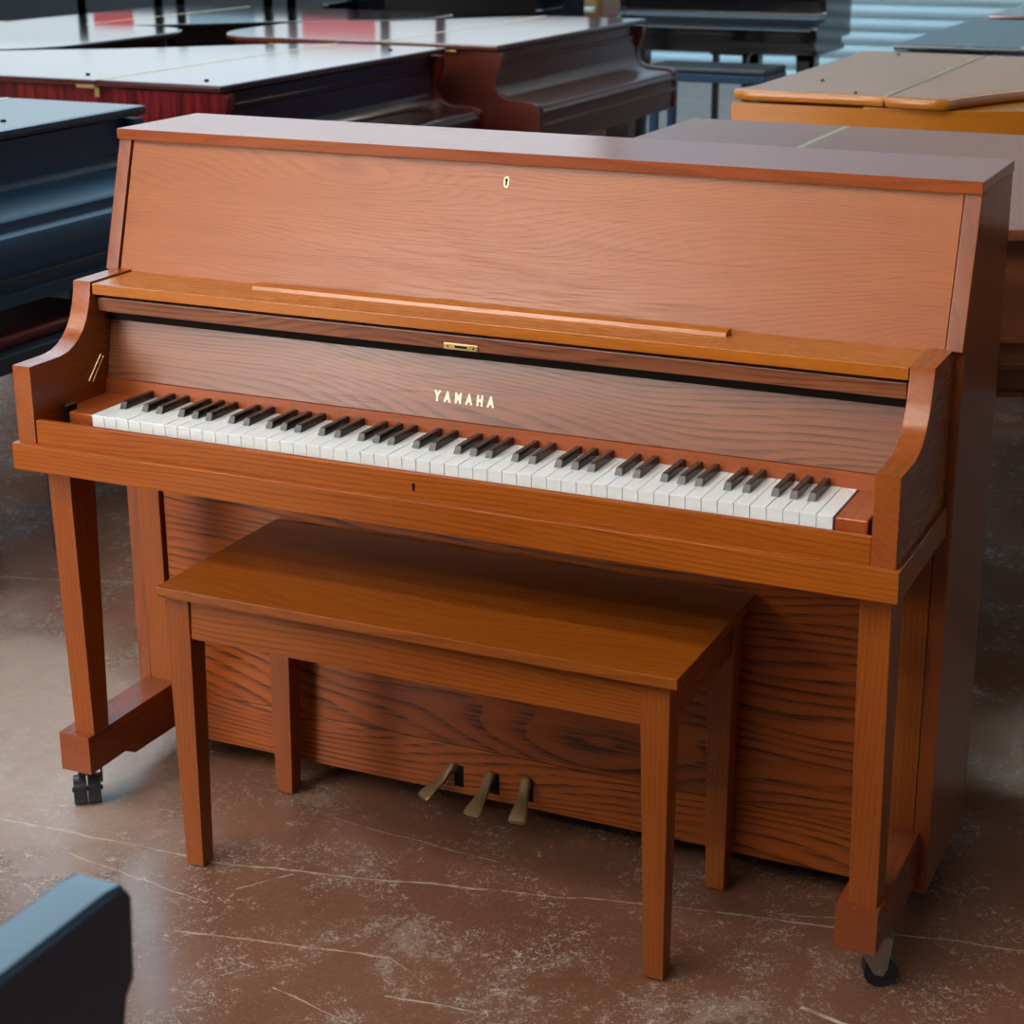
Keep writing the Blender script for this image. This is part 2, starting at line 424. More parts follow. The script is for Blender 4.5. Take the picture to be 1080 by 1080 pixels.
arm_poly = [(.0095, .682), (.0095, .8090), (.06, .8090), (.088, .8093), (.106, .8120), (.122, .8180), (.137, .8275), (.150, .8410), (.160, .8560), (.1675, .8740), (.1728, .8920), (.1757, .9060), (.1765, .9143), (.297, .9143), (.297, .682)]
for s in (-1, 1):
    ar = sub('arm', prism(arm_poly, 'x', s * .6812, s * .7160, .0016), M['oak_y'], pn)
    if s < 0:
        sub('fallboard_stay', cyl((-.678, .150, .752), (-.678, .186, .790), .0012, n=10), M['brass'], ar, 'thin brass fallboard stay')
        sub('fallboard_stay', cyl((-.678, .160, .749), (-.678, .192, .785), .0011, n=10), M['brass'], ar, 'pale thin fallboard stay')
kb = sub('keybed', box((-.7232, 0, .637), (.7232, .292, .682), .0022), M['oak_front'], pn)
ks = sub('key_slip', box((-.6808, .012, .6815), (.6808, .0228, .7212), .0018), M['oak_front'], pn)
k1, k2 = keyhole(.0023, Matrix.Translation((0, .012, .7005)), .95)
sub('keyhole', k2, M['gap'], ks, 'small dark keyhole')
for s in (-1, 1):
    cb = bmesh.new()
    bm_box(cb, (s * .6150, .0700, .682), (s * .6615, .196, .7228), .0035, 3)
    bm_box(cb, (s * .6600, .1000, .682), (s * .6810, .196, .7215), .001)
    sub('cheek_block', cb, M['cheek'], pn)
    pv = bmesh.new(); bm_box(pv, (s * .6650, .074, .682), (s * .6735, .098, .7300), .0015)
    sub('pivot_bracket', pv, M['gap'], pn, 'dark fallboard pivot bracket')
    sub('pivot_cap', box((s * .6655, .0745, .7296), (s * .673, .0975, .7312), .0005), M['steel'], pn, 'bright metal pivot cap')
sub('name_strip', prism([(.1955, .722), (.1975, .7465), (.212, .7465), (.212, .722)], 'x', -.6808, .6808), M['strip'], pn)
FB = [(.2005, .7475), (.2230, .8470), (.2380, .8440), (.2155, .7475)]
fb = sub('fallboard', prism(FB, 'x', -.6795, .6795, .0012), M['oak_fall'], pn)
sub('fallboard_gap', box((-.6805, .213, .845), (.6805, .235, .892), 0), M['gap'], pn, 'dark gap above the fallboard')
rl = sub('fallboard_rail', prism([(.1900, .8635), (.1880, .8840), (.1890, .8862), (.2120, .8862), (.2120, .8635)], 'x', -.6795, .6755, .001), M['oak_fall'], pn)
def cl_(x_): return cyl((x_, .1873, .8688), (x_, .1863, .8688), .0016, n=12)
lp = sub('lock_plate', box((-.0345, .1868, .8640), (.0228, .1890, .8735), .0008), M['brass'], rl, 'brass lock plate')
sub('lock_slot', box((-.0155, .1862, .8672), (.0050, .1872, .8708), 0), M['gap'], rl, 'dark lock slot')
for x_ in (-.0275, .0160):
    sub('lock_screw', cl_(x_), M['gap'], rl)
# lettering on the fallboard
cu = bpy.data.curves.new('lettering', 'FONT'); cu.body = 'YAMAHA'; cu.size = .0245; cu.extrude = .0005
cu.offset = .0014; cu.space_character = 2.1; cu.align_x = 'CENTER'
to = bpy.data.objects.new('lettering_curve', cu); COL.objects.link(to)
bpy.context.view_layer.update()
dg = bpy.context.evaluated_depsgraph_get()
tme = bpy.data.meshes.new_from_object(to.evaluated_get(dg))
bpy.data.objects.remove(to); bpy.data.curves.remove(cu)
xs = [v.co.x for v in tme.vertices]; ys = [v.co.y for v in tme.vertices]
sx = .104 / (max(xs) - min(xs)); sy = .0172 / (max(ys) - min(ys)); xc = (max(xs) + min(xs)) / 2; yc = min(ys)
tl = math.atan2(.0225, .0995)
for v in tme.vertices:
    x, y, z = (v.co.x - xc) * sx - .0120, (v.co.y - yc) * sy, v.co.z
    # lay on the board: local y climbs the board, local z points to the player
    zz = .7735 + y * math.cos(tl) + z * math.sin(tl)
    yy = .2005 + (.7735 - .7475) * .0225 / .0995 + y * math.sin(tl) - (z + .0003) * math.cos(tl)
    v.co = (x, yy, zz)
tme.materials.clear(); tme.materials.append(M['gilt'])
lo_ = bpy.data.objects.new('brand_lettering', tme); COL.objects.link(lo_); lo_.parent = fb
lo_['label'] = 'gilt YAMAHA lettering'

# keys
KW = .0236
wkb = bmesh.new()
bm_box(wkb, (-KW / 2 + .00060, .0690, .6990), (KW / 2 - .00060, .197, .7205), .0)
bm_box(wkb, (-KW / 2 + .00045, .0682, .7185), (KW / 2 - .00045, .197, .7230), .0007, 2)
wk_me = mesh_of('white_key', wkb, M['ivory'])
bkb = bmesh.new()
bot = [(-.0062, .1155), (.0062, .1155), (.0062, .197), (-.0062, .197)]
top = [(-.0046, .1225), (.0046, .1225), (.0046, .197), (-.0046, .197)]
A_ = [bkb.verts.new((x, y, .7215)) for x, y in bot]; B_ = [bkb.verts.new((x, y, .7345)) for x, y in top]
fs = [bkb.faces.new(A_[::-1]), bkb.faces.new(B_)]
for i in range(4):
    j = (i + 1) % 4; fs.append(bkb.faces.new([A_[i], A_[j], B_[j], B_[i]]))
bmesh.ops.bevel(bkb, geom=list(fs[1].edges), offset=.0014, segments=3, profile=.5, affect='EDGES')
bk_me = mesh_of('black_key', bkb, M['ebony'])
for i in range(52):
    o = bpy.data.objects.new('white_key', wk_me); COL.objects.link(o); wn(o)
    o.location = (-.6136 + KW * (i + .5), 0, random.uniform(-.0002, .0002)); o.parent = pn
for i in range(51):
    n = 'ABCDEFG'[i % 7]
    if n in 'BE': continue
    sh_ = {'A': .0022, 'C': -.0022, 'D': .0022, 'F': -.003, 'G': 0.0}[n]
    o = bpy.data.objects.new('black_key', bk_me); COL.objects.link(o); wn(o)
    o.location = (-.6136 + KW * (i + 1) + sh_, 0, 0); o.parent = pn
sub('key_frame', box((-.6145, .074, .682), (.6145, .196, .6985), 0), M['gap'], pn, 'dark space under the keys')

# lower part
LP = sub('lower_panel', box((-.6560, .3015, .1372), (.6560, .320, .640), .001), M['oak_low'], pn)
sub('kick_rail', box((-.6560, .2998, .0468), (.6560, .320, .1366), .0015), M['oak_low'], pn)
sub('inner_frame', box((-.662, .323, .060), (.662, .338, .636), 0), M['gap'], pn, 'dark gap behind the lower panel')
sub('bottom_board', box((-.70, .345, .055), (.70, .570, .075), 0), M['gap'], pn)
sub('back_frame', box((-.7045, .555, .050), (.7045, .573, 1.124), 0), M['gap'], pn)
# legs and feet
sub('leg', frustum((-.6895, -.6490, .053, .094), (-.6810, -.6370, .030, .096), .1525, .6375), M['oak_z'], pn)
sub('leg', frustum((.6675, .7095, .053, .098), (.6640, .7085, .032, .102), .1525, .6375), M['oak_z'], pn)
foot_poly = [(.040, .0835), (.040, .1530), (.2935, .1530), (.2935, .0670), (.165, .0690), (.138, .0840)]
feet = []
for s in (-1, 1):
    feet.append(sub('foot', prism(foot_poly, 'x', s * .6520, s * .7145, .002), M['oak_foot'], pn))
# casters
def caster_twin(x, y, parent, ang):
    R_ = Matrix.Translation((x, y, 0)) @ Matrix.Rotation(ang, 4, 'Z')
    def add(nm, bm, mt):
        bmesh.ops.transform(bm, matrix=R_, verts=bm.verts); return sub(nm, bm, mt, parent)
    add('caster', box((-.014, -.004, .052), (.016, .024, .0838), .003), M['tyre'])
    for dx in (-.0122, .0122):
        add('caster_wheel', cyl((dx - .0108, 0, .0260), (dx + .0108, 0, .0260), .0258, n=40, bevel=.007), M['tyre'])
    add('caster_axle', cyl((-.0262, 0, .026), (.0262, 0, .026), .0045, n=14), M['tyre'])
    add('caster_hood', box((.0235, .000, .034), (.0275, .030, .0838), .003), M['tyre'])
caster_twin(-.7010, .086, pn, math.radians(38))
xr, yr = .6960, .1000
fk = bmesh.new()
for q in (-.0135, .0135):
    pts = [(-.0300, .0830), (.0270, .0830), (.0205, .0300), (.0120, .0200), (.0020, .0220), (-.0150, .052)]
    t = bmesh.new(); bm_prism(t, pts, 'y', q - .0012, q + .0012)
    me_ = bpy.data.meshes.new('tmp'); t.to_mesh(me_); t.free(); fk.from_mesh(me_); bpy.data.meshes.remove(me_)
bm_box(fk, (-.030, -.0147, .0805), (.027, .0147, .0838))
rot_c = Matrix.Translation((xr, yr, 0)) @ Matrix.Rotation(math.radians(24), 4, 'Z')
bmesh.ops.transform(fk, matrix=rot_c, verts=fk.verts)
sub('caster', fk, M['steel'], pn, 'steel caster fork')
wb = cyl((.012, -.0115, .0255), (.012, .0115, .0255), .0252, n=40, bevel=.004)
bmesh.ops.transform(wb, matrix=rot_c, verts=wb.verts)
sub('caster_wheel', wb, M['tyre_blue'], pn)
ab = cyl((.012, -.0175, .0265), (.012, .0175, .0265), .0055, n=16, bevel=.001)
bmesh.ops.transform(ab, matrix=rot_c, verts=ab.verts)
sub('caster_axle', ab, M['steel'], pn)
for s in (-1, 1):   # rear casters, hidden behind the case
    sub('rear_caster', cyl((s * .62 - .012, .50, .0255), (s * .62 + .012, .50, .0255), .025, n=24, bevel=.003), M['tyre'], pn)
# pedals: flared brass levers curving down from the kick rail
def pedal(x0, z0, x1, y1, z1):
    bm = bmesh.new(); rings = []
    yb = .312
    stn = [(0.0, .0075, .0075), (.10, .0085, .0085), (.22, .0095, .0090), (.34, .0090, .0065), (.50, .0095, .0050), (.68, .0120, .0046), (.85, .0152, .0044), (.95, .0160, .0042), (1.0, .0140, .0030)]
    d = Vector((x1 - x0, y1 - yb, 0)).normalized(); sd = Vector((-d.y, d.x, 0))
    for t, w, h in stn:
        zz = z0 + (z1 - z0) * (t ** 1.15) + .010 * math.sin(PI * min(1, t * 2.1)) * (1 if t < .48 else 0)
        c = Vector((x0 + (x1 - x0) * t, yb + (y1 - yb) * t, zz))
        rg = []
        for k in range(16):
            a = 2 * PI * k / 16
            ca, sa = math.cos(a), math.sin(a)
            ex = abs(ca) ** .7 * (1 if ca >= 0 else -1); ez = abs(sa) ** .8 * (1 if sa >= 0 else -1)
            rg.append(bm.verts.new(c + sd * (w * ex) + Vector((0, 0, h * ez))))
        rings.append(rg)
    for r0, r1 in zip(rings, rings[1:]):
        for k in range(16):
            bm.faces.new([r0[k], r0[(k + 1) % 16], r1[(k + 1) % 16], r1[k]])
    bm.faces.new(rings[0]); bm.faces.new(rings[-1][::-1])
    return bm
for (x0, z0, x1, y1, z1) in [(-.0830, .0915, -.1225, .247, .055), (-.0155, .0900, -.0200, .227, .054), (.0480, .0930, .0610, .2345, .054)]:
    sub('pedal', pedal(x0, z0, x1, y1, z1), M['pedal'], pn)
    sub('pedal_slot', box((x0 - .004, .2992, .060), (x0 + .0135, .310, .100), 0), M['gap'], pn, 'dark pedal slot')

# ------------------------------------------------------------------ bench
bn = thing('piano_bench', 'brown oak piano bench with plain hard top pushed under the keyboard', 'bench', (.01, .122, 0))
def bb(a, b, bevel=.0015):
    return box((a[0] - .01, a[1] - .122, a[2]), (b[0] - .01, b[1] - .122, b[2]), bevel)
sub('seat', bb((-.421, -.052, .483), (.439, .297, .500), .002), M['oak_bench'], bn)
LX, FY, BY = (-.417, .423), -.0375, .286
sub('rail', bb((-.378, -.033, .412), (.386, -.015, .483)), M['oak_x'], bn)
sub('rail', bb((-.378, .263, .412), (.386, .281, .483)), M['oak_x'], bn)
sub('rail', bb((-.412, .005, .412), (-.394, .245, .483)), M['oak_y'], bn)
sub('rail', bb((.400, .005, .412), (.418, .245, .483)), M['oak_y'], bn)
def bleg(sx, sy):
    x0, x1 = ((-.418, -.372) if sx < 0 else (.378, .424))
    y0, y1 = ((-.038, .004) if sy < 0 else (.246, .287))
    fx0, fx1 = ((-.4170, -.3840) if sx < 0 else (.3870, .4180))
    fy0, fy1 = ((-.026, .004) if sy < 0 else (.250, .280))
    q = lambda v, k: v - (.01 if k == 0 else .122)
    return frustum((q(fx0, 0), q(fx1, 0), q(fy0, 1), q(fy1, 1)), (q(x0, 0), q(x1, 0), q(y0, 1), q(y1, 1)), .003, .483, .002)
for sx in (-1, 1):
    for sy in (-1, 1):
        L_ = sub('leg', bleg(sx, sy), M['oak_z'], bn)
        cx = (-.4005 if sx < 0 else .4025) - .01; cy = (-.011 if sy < 0 else .265) - .122
        sub('glide', cyl((cx, cy, 0), (cx, cy, .004), .009, n=16), M['steel'], L_, 'small metal glide')

# ------------------------------------------------------------------ grand pianos
def bez(p0, p1, p2, p3, n=10):
    out = []
    for i in range(1, n + 1):
        t = i / n; a = (1 - t) ** 3; b = 3 * (1 - t) ** 2 * t; c = 3 * (1 - t) * t * t; d = t ** 3
        out.append((a * p0[0] + b * p1[0] + c * p2[0] + d * p3[0], a * p0[1] + b * p1[1] + c * p2[1] + d * p3[1]))
    return out
def outline(L, Wd, us=.50, tail=.62, inset=0.0, uf=0.0, rc=.16, mid=None):
    """closed case outline (u = depth from the front, v = from spine to treble side)"""
    L -= inset; v0 = inset; Wm = Wd - inset
    pts = [(uf, v0), (L - rc, v0)]
    pts += bez((L - rc, v0), (L - rc * .35, v0), (L, v0 + rc * .45), (L, v0 + rc * 1.25), 8)
    tv = tail * Wd
    pts += [(L, tv - .16)]
    mu, mv = mid if mid else (L - .34, Wd * .80)
    mu -= inset * .7; mv -= inset * .7
    k = (mu - us)
    pts += bez((L, tv - .16), (L, tv + .04), (mu + (L - mu) * .55, mv - (mv - tv) * .45), (mu, mv), 10)
    pts += bez((mu, mv), (mu - k * .4, mv + (Wm - mv) * .42), (us + k * .35, Wm), (us, Wm), 8)
    pts += [(uf, Wm)]
    return pts
def clip_u(pts, u0, hi):
    """keep the part of an outline with u >= u0 (hi) or u <= u0"""
    out = []; n = len(pts)
    ins = (lambda p: p[0] >= u0) if hi else (lambda p: p[0] <= u0)
    for i in range(n):
        a, b = pts[i], pts[(i + 1) % n]
        if ins(a): out.append(a)
        if ins(a) != ins(b):
            t = (u0 - a[0]) / (b[0] - a[0]); out.append((u0, a[1] + t * (b[1] - a[1])))
    return out

CHEEK = [(.365, .640), (-.150, .640), (-.156, .650), (-.156, .770), (-.148, .788), (-.125, .798), (-.06, .801), (-.02, .807), (.004, .820), (.016, .845), (.017, .872), (.006, .900), (-.005, .925), (-.008, .950), (-.004, .968), (.365, .968)]
FALL_CLOSED = [(.36, .66), (-.138, .66), (-.140, .735), (-.132, .765), (-.122, .782), (-.105, .790), (-.10, .800), (-.100, .812), (-.086, .824), (-.05, .838), (-.012, .850), (.004, .858), (.010, .868), (.016, .872), (.016, .884), (.030, .886), (.034, .966), (.36, .966)]
FALL_SHELF = [(.36, .66), (-.148, .66), (-.150, .700), (-.158, .706), (-.158, .716), (-.150, .722), (-.150, .748), (-.158, .754), (-.158, .764), (-.150, .770), (-.146, .782), (-.132, .789), (-.06, .793), (-.03, .797), (-.005, .808), (.012, .828), (.020, .85), (.022, .915), (.016, .920), (.016, .930), (.024, .934), (.024, .966), (.36, .966)]
def grand(label, xf, ys, Wd, L, row, mats, hinge=.43, us=.5, tail=.62, ztop=1.0, closed=True, zs=1.0, rc=.16, extras=(), lid_pts=None,
          rz=None, lidth=.02, edge=None, name='grand_piano', bevel=.006, group='grand pianos across the showroom', lidmat2=None, mid=None, lyu=.16, legu=.06):
    """row 'L' faces +x (spine nearest the camera), row 'R' faces -x (spine at the far side)"""
    rot = {'L': PI, 'R': 0.0}[row] if rz is None else rz
    g = thing(name, label, 'piano', (xf, ys, 0), rot, group)
    case, lid, fall, leg = mats
    dz = ztop - 1.0
    ol = outline(L, Wd, us, tail, 0.0, 0.0, rc, mid) if lid_pts is None else lid_pts
    oi = outline(L, Wd, us, tail, .022, .36, rc, mid)
    P = lambda pts: [(u, -v) for u, v in pts]
    Z = lambda pts: [(u, z + dz) for u, z in pts]
    sub('rim', prism(P(oi), 'z', .70 + dz, .972 + dz, .003), case, g)
    sub('soundboard_beam', box((.36, -.06, .665 + dz), (min(L - .15, 1.0), -(Wd * .55), .705 + dz), 0), M['gap'], g)
    for v0, v1 in ((.0215, .058), (Wd - .058, Wd - .0215)):
        sub('arm', prism(Z(CHEEK), 'y', -v0, -v1, .0015), case, g)
    sub('fallboard', prism(Z(FALL_CLOSED if closed else FALL_SHELF), 'y', -.0585, -(Wd - .0585)), fall, g)
    sub('keybed', box((-.145, -.02, .632 + dz), (.42, -(Wd - .02), .664 + dz), .004), case, g)
    ld = prism(P(clip_u(ol, hinge + .002, True)), 'z', .9735 + dz, .9735 + lidth + dz, bevel if bevel < lidth / 2 else lidth / 2 - .001)
    sub('lid', ld, lid, g)
    sub('lid_flap', prism(P(clip_u(ol, hinge - .002, False)), 'z', .9735 + dz, .9735 + lidth + dz, bevel if bevel < lidth / 2 else lidth / 2 - .001), lidmat2 or lid, g)
    sub('piano_hinge', box((hinge - .007, -.012, .9725 + lidth + dz - .012), (hinge + .007, -(Wd - .012), .9742 + lidth + dz), 0), M['brass'], g, 'long brass hinge')
    zb = .634 + dz
    for (u, v) in ((legu, .13), (legu, Wd - .13), (L - .24, Wd * .36)):
        zt = zb if u < .4 else .70 + dz
        lb = frustum((u - .032, u + .032, -v - .032, -v + .032), (u - .055, u + .055, -v - .055, -v + .055), .075, zt, .004)
        bm_box(lb, (u - .042, -v - .042, .062), (u + .042, -v + .042, .09), .003)
        bm_cyl(lb, (u, -v - .014, .033), (u, -v + .014, .033), .033, n=20)
        sub('leg', lb, leg, g)
    ly = bmesh.new()
    for dv in (-.09, .09):
        bm_box(ly, (lyu + .04, -(Wd / 2 + dv) - .018, .14), (lyu + .075, -(Wd / 2 + dv) + .018, zb), .004)
    bm_box(ly, (lyu + .02, -(Wd / 2) - .14, .09), (lyu + .10, -(Wd / 2) + .14, .145), .006)
    bm_box(ly, (lyu + .03, -(Wd / 2) - .12, zb - .045), (lyu + .10, -(Wd / 2) + .12, zb), .003)
    lyre = sub('pedal_lyre', ly, leg, g)
    for k in (-1, 0, 1):
        sub('pedal', box((lyu - .05, -(Wd / 2) - .012 + k * .06, .10), (lyu + .03, -(Wd / 2) + .012 + k * .06, .112), .003), M['pedal'], lyre)
    for (nm, bm, mt, lb_) in extras:
        sub(nm, bm, mt, g, lb_)
    return g

def btn(u, v, z=.9935, r=.008):
    return ('lid_button', cyl((u, -v, z), (u, -v, z + .004), r, r * .7, 12), M['gap'], 'small dark lid button')
# left row, facing the aisle
A_ = grand('black satin grand piano with closed lid at the left edge, dark red bench below it', -1.665, .235, 1.47, 1.45, 'L',
           (M['satin'], M['satin_top'], M['satin'], M['satin']), bevel=.009, lidth=.024, legu=.20,
           extras=[btn(.11, 1.05, .9975), ('slip_moulding', box((-.146, -.06, .690), (-.152, -1.41, .700), .002), M['satin_top'], 'thin moulding')])
hp = bmesh.new(); bm_box(hp, (.42, .0035, .969), (.50, .0, .978), .001); bm_box(hp, (.42, .0035, .945), (.435, .0, .978), .001)
B_ = grand('polished red mahogany grand piano with striped side and brass lid hinge', -1.770, 2.200, 1.40, 1.45, 'L',
           (M['mah'], M['mah_lid'], M['mah_dark'], M['mah']), tail=.42, us=.36, mid=(1.06, .88), rc=.2, closed=False,
           extras=[('hinge_plate', hp, M['brass'], 'brass lid hinge'), btn(.12, .11), btn(.55, .12), btn(.12, 1.22)])
hq = bmesh.new(); bm_box(hq, (.16, .003, .965), (.24, .0, .972), .001); bm_box(hq, (.88, .003, .965), (.94, .0, .972), .001)
C_ = grand('brown mahogany baby grand piano standing behind the striped red one', -1.637, 3.735, 1.465, 1.27, 'L',
           (M['bmah'], M['bmah_lid'], M['bmah'], M['bmah']), closed=False, rc=.30, tail=.50, hinge=.46, us=.40, mid=(.94, .90),
           extras=[('hinge_plate', hq, M['brass'], 'brass lid hinges')])
# grands facing away from the aisle behind the left row
D_ = grand('black grand piano tail with pale reflections on its lid, behind the striped red piano', -4.42, 4.020, 1.42, 1.385, 'R',
           (M['gloss'], M['gloss_lid'], M['gloss'], M['gloss']), tail=.68, rc=.26, us=.70, mid=(1.20, 1.10))
E_ = grand('black grand piano at the back left, its lid above the brown mahogany lid', -4.30, 5.62, 1.44, 1.62, 'R',
           (M['gloss'], M['gloss_lid'], M['gloss'], M['gloss']), tail=.34, ztop=.972, rc=.2, us=.30, mid=(1.12, .80))
# right row, backs to the aisle
I_ = grand('walnut brown grand piano with satin lid directly behind the upright piano', -.300, 2.040, 1.42, 1.52, 'R',
           (M['wal'], M['wal'], M['wal'], M['wal']), hinge=.39, us=.40, rc=.2, bevel=.004,
           extras=[('rim_moulding', prism([(u_, -v_) for u_, v_ in outline(1.52, 1.42, .40, .62, .012, .37, .2)], 'z', z_, z_ + .010, .003), M['wal'], None) for z_ in (.702, .750, .796)])
gl = [(0.02, .0), (1.30, 0)] + bez((1.30, 0), (1.40, 0), (1.46, .06), (1.46, .18), 6) + [(1.46, .45)] + \
     bez((1.46, .45), (1.46, .75), (1.1, .74), (.92, .82), 10) + bez((.92, .82), (.78, .90), (.70, 1.05), (.615, 1.26), 8) + \
     bez((.615, 1.26), (.60, 1.32), (.59, 1.345), (.54, 1.345), 6) + bez((.54, 1.345), (.45, 1.345), (.40, 1.315), (.30, 1.312), 5) + \
     [(.05, 1.312)] + bez((.05, 1.312), (.02, 1.315), (-.01, 1.30), (-.012, 1.28), 4) + bez((-.012, 1.28), (.012, 1.24), (.015, 1.20), (.015, 1.15), 5) + \
     [(.015, .16)] + bez((.015, .16), (.015, .08), (-.02, .05), (.02, 0), 5)
H_ = grand('golden walnut grand piano with curvy moulded lid edge at the right', -.385, 3.925, 1.335, 1.46, 'R',
           (M['gold'], M['gold'], M['gold'], M['gold']), hinge=.42, lid_pts=gl, lidth=.03, bevel=.011, us=.5,
           extras=[btn(.16, 1.0, 1.0035, .006), btn(.16, .10, 1.0035, .006), btn(.33, 1.28, 1.0035, .005)])
G_ = grand('black satin grand piano behind the golden walnut one at the right edge', -.370, 5.75, 1.40, 1.5, 'R',
           (M['satin'], M['satin_top'], M['satin'], M['satin']), hinge=.45)
G2 = grand('dark mahogany grand piano furthest back on the right', -.360, 7.42, 1.40, 1.5, 'R',
           (M['bmah'], M['bmah_lid'], M['bmah'], M['bmah']), hinge=.45)
# far row: keyboard faces the camera
F_ = grand('black polished grand piano far back, keyboard facing forward, padded bench in front', -2.86, 7.90, 1.27, 1.45, 'R',
           (M['gloss'], M['gloss_lid'], M['gloss'], M['gloss']), rz=PI / 2, closed=False)

# ------------------------------------------------------------------ benches of the background pianos
def small_bench(label, x0, x1, y0, y1, zt, cushion, frame, inset, leg=.05):
    b = thing('piano_bench', label, 'bench', ((x0 + x1) / 2, (y0 + y1) / 2, 0), 0, 'benches at the other pianos')
    hx, hy = (x1 - x0) / 2, (y1 - y0) / 2
    sub('seat_frame', box((-hx, -hy, zt - .075), (hx, hy, zt - .03), .008, 3), frame, b)
    sub('cushion', box((-hx + inset, -hy + inset, zt - .032), (hx - inset, hy - inset, zt), .012, 3), cushion, b)
    for sx in (-1, 1):
        for sy in (-1, 1):
            cx, cy = sx * (hx - .06), sy * (hy - .05) if x0 < -2 else sy * (hy - .26)
            sub('leg', frustum((cx - leg * .35, cx + leg * .35, cy - leg * .35, cy + leg * .35), (cx - leg / 2, cx + leg / 2, cy - leg / 2, cy + leg / 2), 0, zt - .075, .003), frame, b)
    return b
small_bench('black bench with dark red cushion under the left black piano', -1.84, -1.49, .50, 1.36, .57, M['leather'], M['satin_top'], .035)
small_bench('black padded bench in front of the far black grand piano', -2.42, -1.72, 7.18, 7.56, .60, M['blackleather'], M['satin'], .0, .05)

# ------------------------------------------------------------------ simple uprights of the surroundings
def upright(label, x0, y0, rz, Wd, D, H, mats, keys=False, zk=.76, arm_t=.047, arm_top=.85, name='upright_piano', armpoly=None, over=.30):
    """local: x across, front at y=0 facing -y, back at y=D"""
    case, top = mats
    u = thing(name, label, 'piano', (x0, y0, 0), rz, 'other upright pianos')
    for s in (0, 1):
        xa, xb = (0, .03) if s == 0 else (Wd - .03, Wd)
        sub('side_panel', box((xa, over, .03), (xb, D, H - .03), .002), case, u)
        ap = armpoly or [(.0, zk - .06), (.0, arm_top - .01), (.01, arm_top), (over, arm_top), (over, zk - .06)]
        xa, xb = (0, arm_t) if s == 0 else (Wd - arm_t, Wd)
        sub('arm', prism(ap, 'x', xa, xb, .006, 3), top if armpoly else case, u)
        sub('leg', frustum((xa + .006, xa + .04, .045, .085), (xa + .002, xa + .044, .035, .095), .0, zk - .10, .003), case, u)
    sub('keybed', box((.002, .012, zk - .12), (Wd - .002, over + .02, zk - .06), .004), case, u)
    sub('lid', box((-.01, over + .02, H - .03), (Wd + .01, D + .01, H), .005), top, u)
    sub('upper_panel', box((.03, over + .05, zk + .02), (Wd - .03, over + .075, H - .03), .002), case, u)
    sub('lower_panel', box((.03, over + .03, .05), (Wd - .03, over + .055, zk - .12), .002), case, u)
    sub('back_frame', box((.03, D - .03, .05), (Wd - .03, D - .005, H - .03), 0), case, u)
    if keys:
        sub('keyboard', box((arm_t + .03, .03, zk - .055), (Wd - arm_t - .03, .17, zk), .002), M['ivory'], u, 'row of white keys')
        sub('fallboard', box((arm_t, .18, zk - .05), (Wd - arm_t, .21, zk + .13), .003), case, u)
        sub('key_slip', box((arm_t, .008, zk - .062), (Wd - arm_t, .03, zk - .02), .003), case, u)
    else:
        sub('key_cover', prism([(.03, zk - .06), (.025, zk - .005), (.05, zk + .015), (over + .04, zk + .03), (over + .04, zk - .06)], 'x', arm_t + .001, Wd - arm_t - .001, 0), top, u)
    return u
upright('honey brown upright piano with white keys showing between two black pianos', -4.72, 8.74, 0, 1.43, .62, 1.15, (M['honey'], M['honey']), keys=True, zk=.785, arm_top=.86)
upright('black polished upright piano at the far left of the back row', -4.66, 7.62, 0, 1.46, .62, 1.22, (M['gloss'], M['gloss']))
fp = [(.30, .640), (.030, .640), (.022, .735), (.016, .762), (.006, .773), (.002, .838), (.012, .852), (.030, .854), (.30, .854)]
upright('black satin upright piano in the left foreground, only its rounded arm in view', .460, -1.272, PI, 1.47, .62, 1.12,
        (M['satin'], M['satin_top']), zk=.76, armpoly=fp)

# ------------------------------------------------------------------ room
X0, X1, Y0, Y1, ZC = -12.0, 7.0, -9.0, 12.4, 5.6
def slab(a, b): return box(a, b, 0)
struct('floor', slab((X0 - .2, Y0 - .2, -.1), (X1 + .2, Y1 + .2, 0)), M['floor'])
struct('ceiling', slab((X0 - .2, Y0 - .2, ZC), (X1 + .2, Y1 + .2, ZC + .1)), M['ceil'])
struct('wall_back', slab((X0 - .2, Y1, 0), (X1 + .2, Y1 + .2, ZC)), M['wall'])
struct('wall_left', slab((X0 - .2, Y0, 0), (X0, Y1, ZC)), M['wall'])
struct('wall_right', slab((X1, Y0, 0), (X1 + .2, Y1, ZC)), M['wall_dark'])
struct('wall_front', slab((X0, Y0 - .2, 0), (X1, Y0, ZC)), M['wall_dark'])
# roll-up door with curved slats
sl = bmesh.new(); prof = []
pitch = .105; z = 0.0; nz = int(3.9 / pitch)
for k in range(nz):
    for t, d in ((0, 0), (.12, .018), (.35, .030), (.6, .030), (.83, .018), (.95, .0)):
        prof.append((Y1 - .012 - d, k * pitch + t * pitch))
prof.append((Y1 - .012, nz * pitch)); prof.append((Y1 - .001, nz * pitch)); prof.append((Y1 - .001, 0))
bm_prism(sl, prof, 'x', -4.6, 4.8)
dr = struct('door_1', sl, M['door'])
fr = bmesh.new()
for xa in (-4.72, 4.8): bm_box(fr, (xa, Y1 - .06, 0), (xa + .12, Y1 - .001, 4.0))
bm_box(fr, (-4.72, Y1 - .10, 3.90), (4.92, Y1 - .001, 4.15))
struct('trim_1', fr, M['alu'])
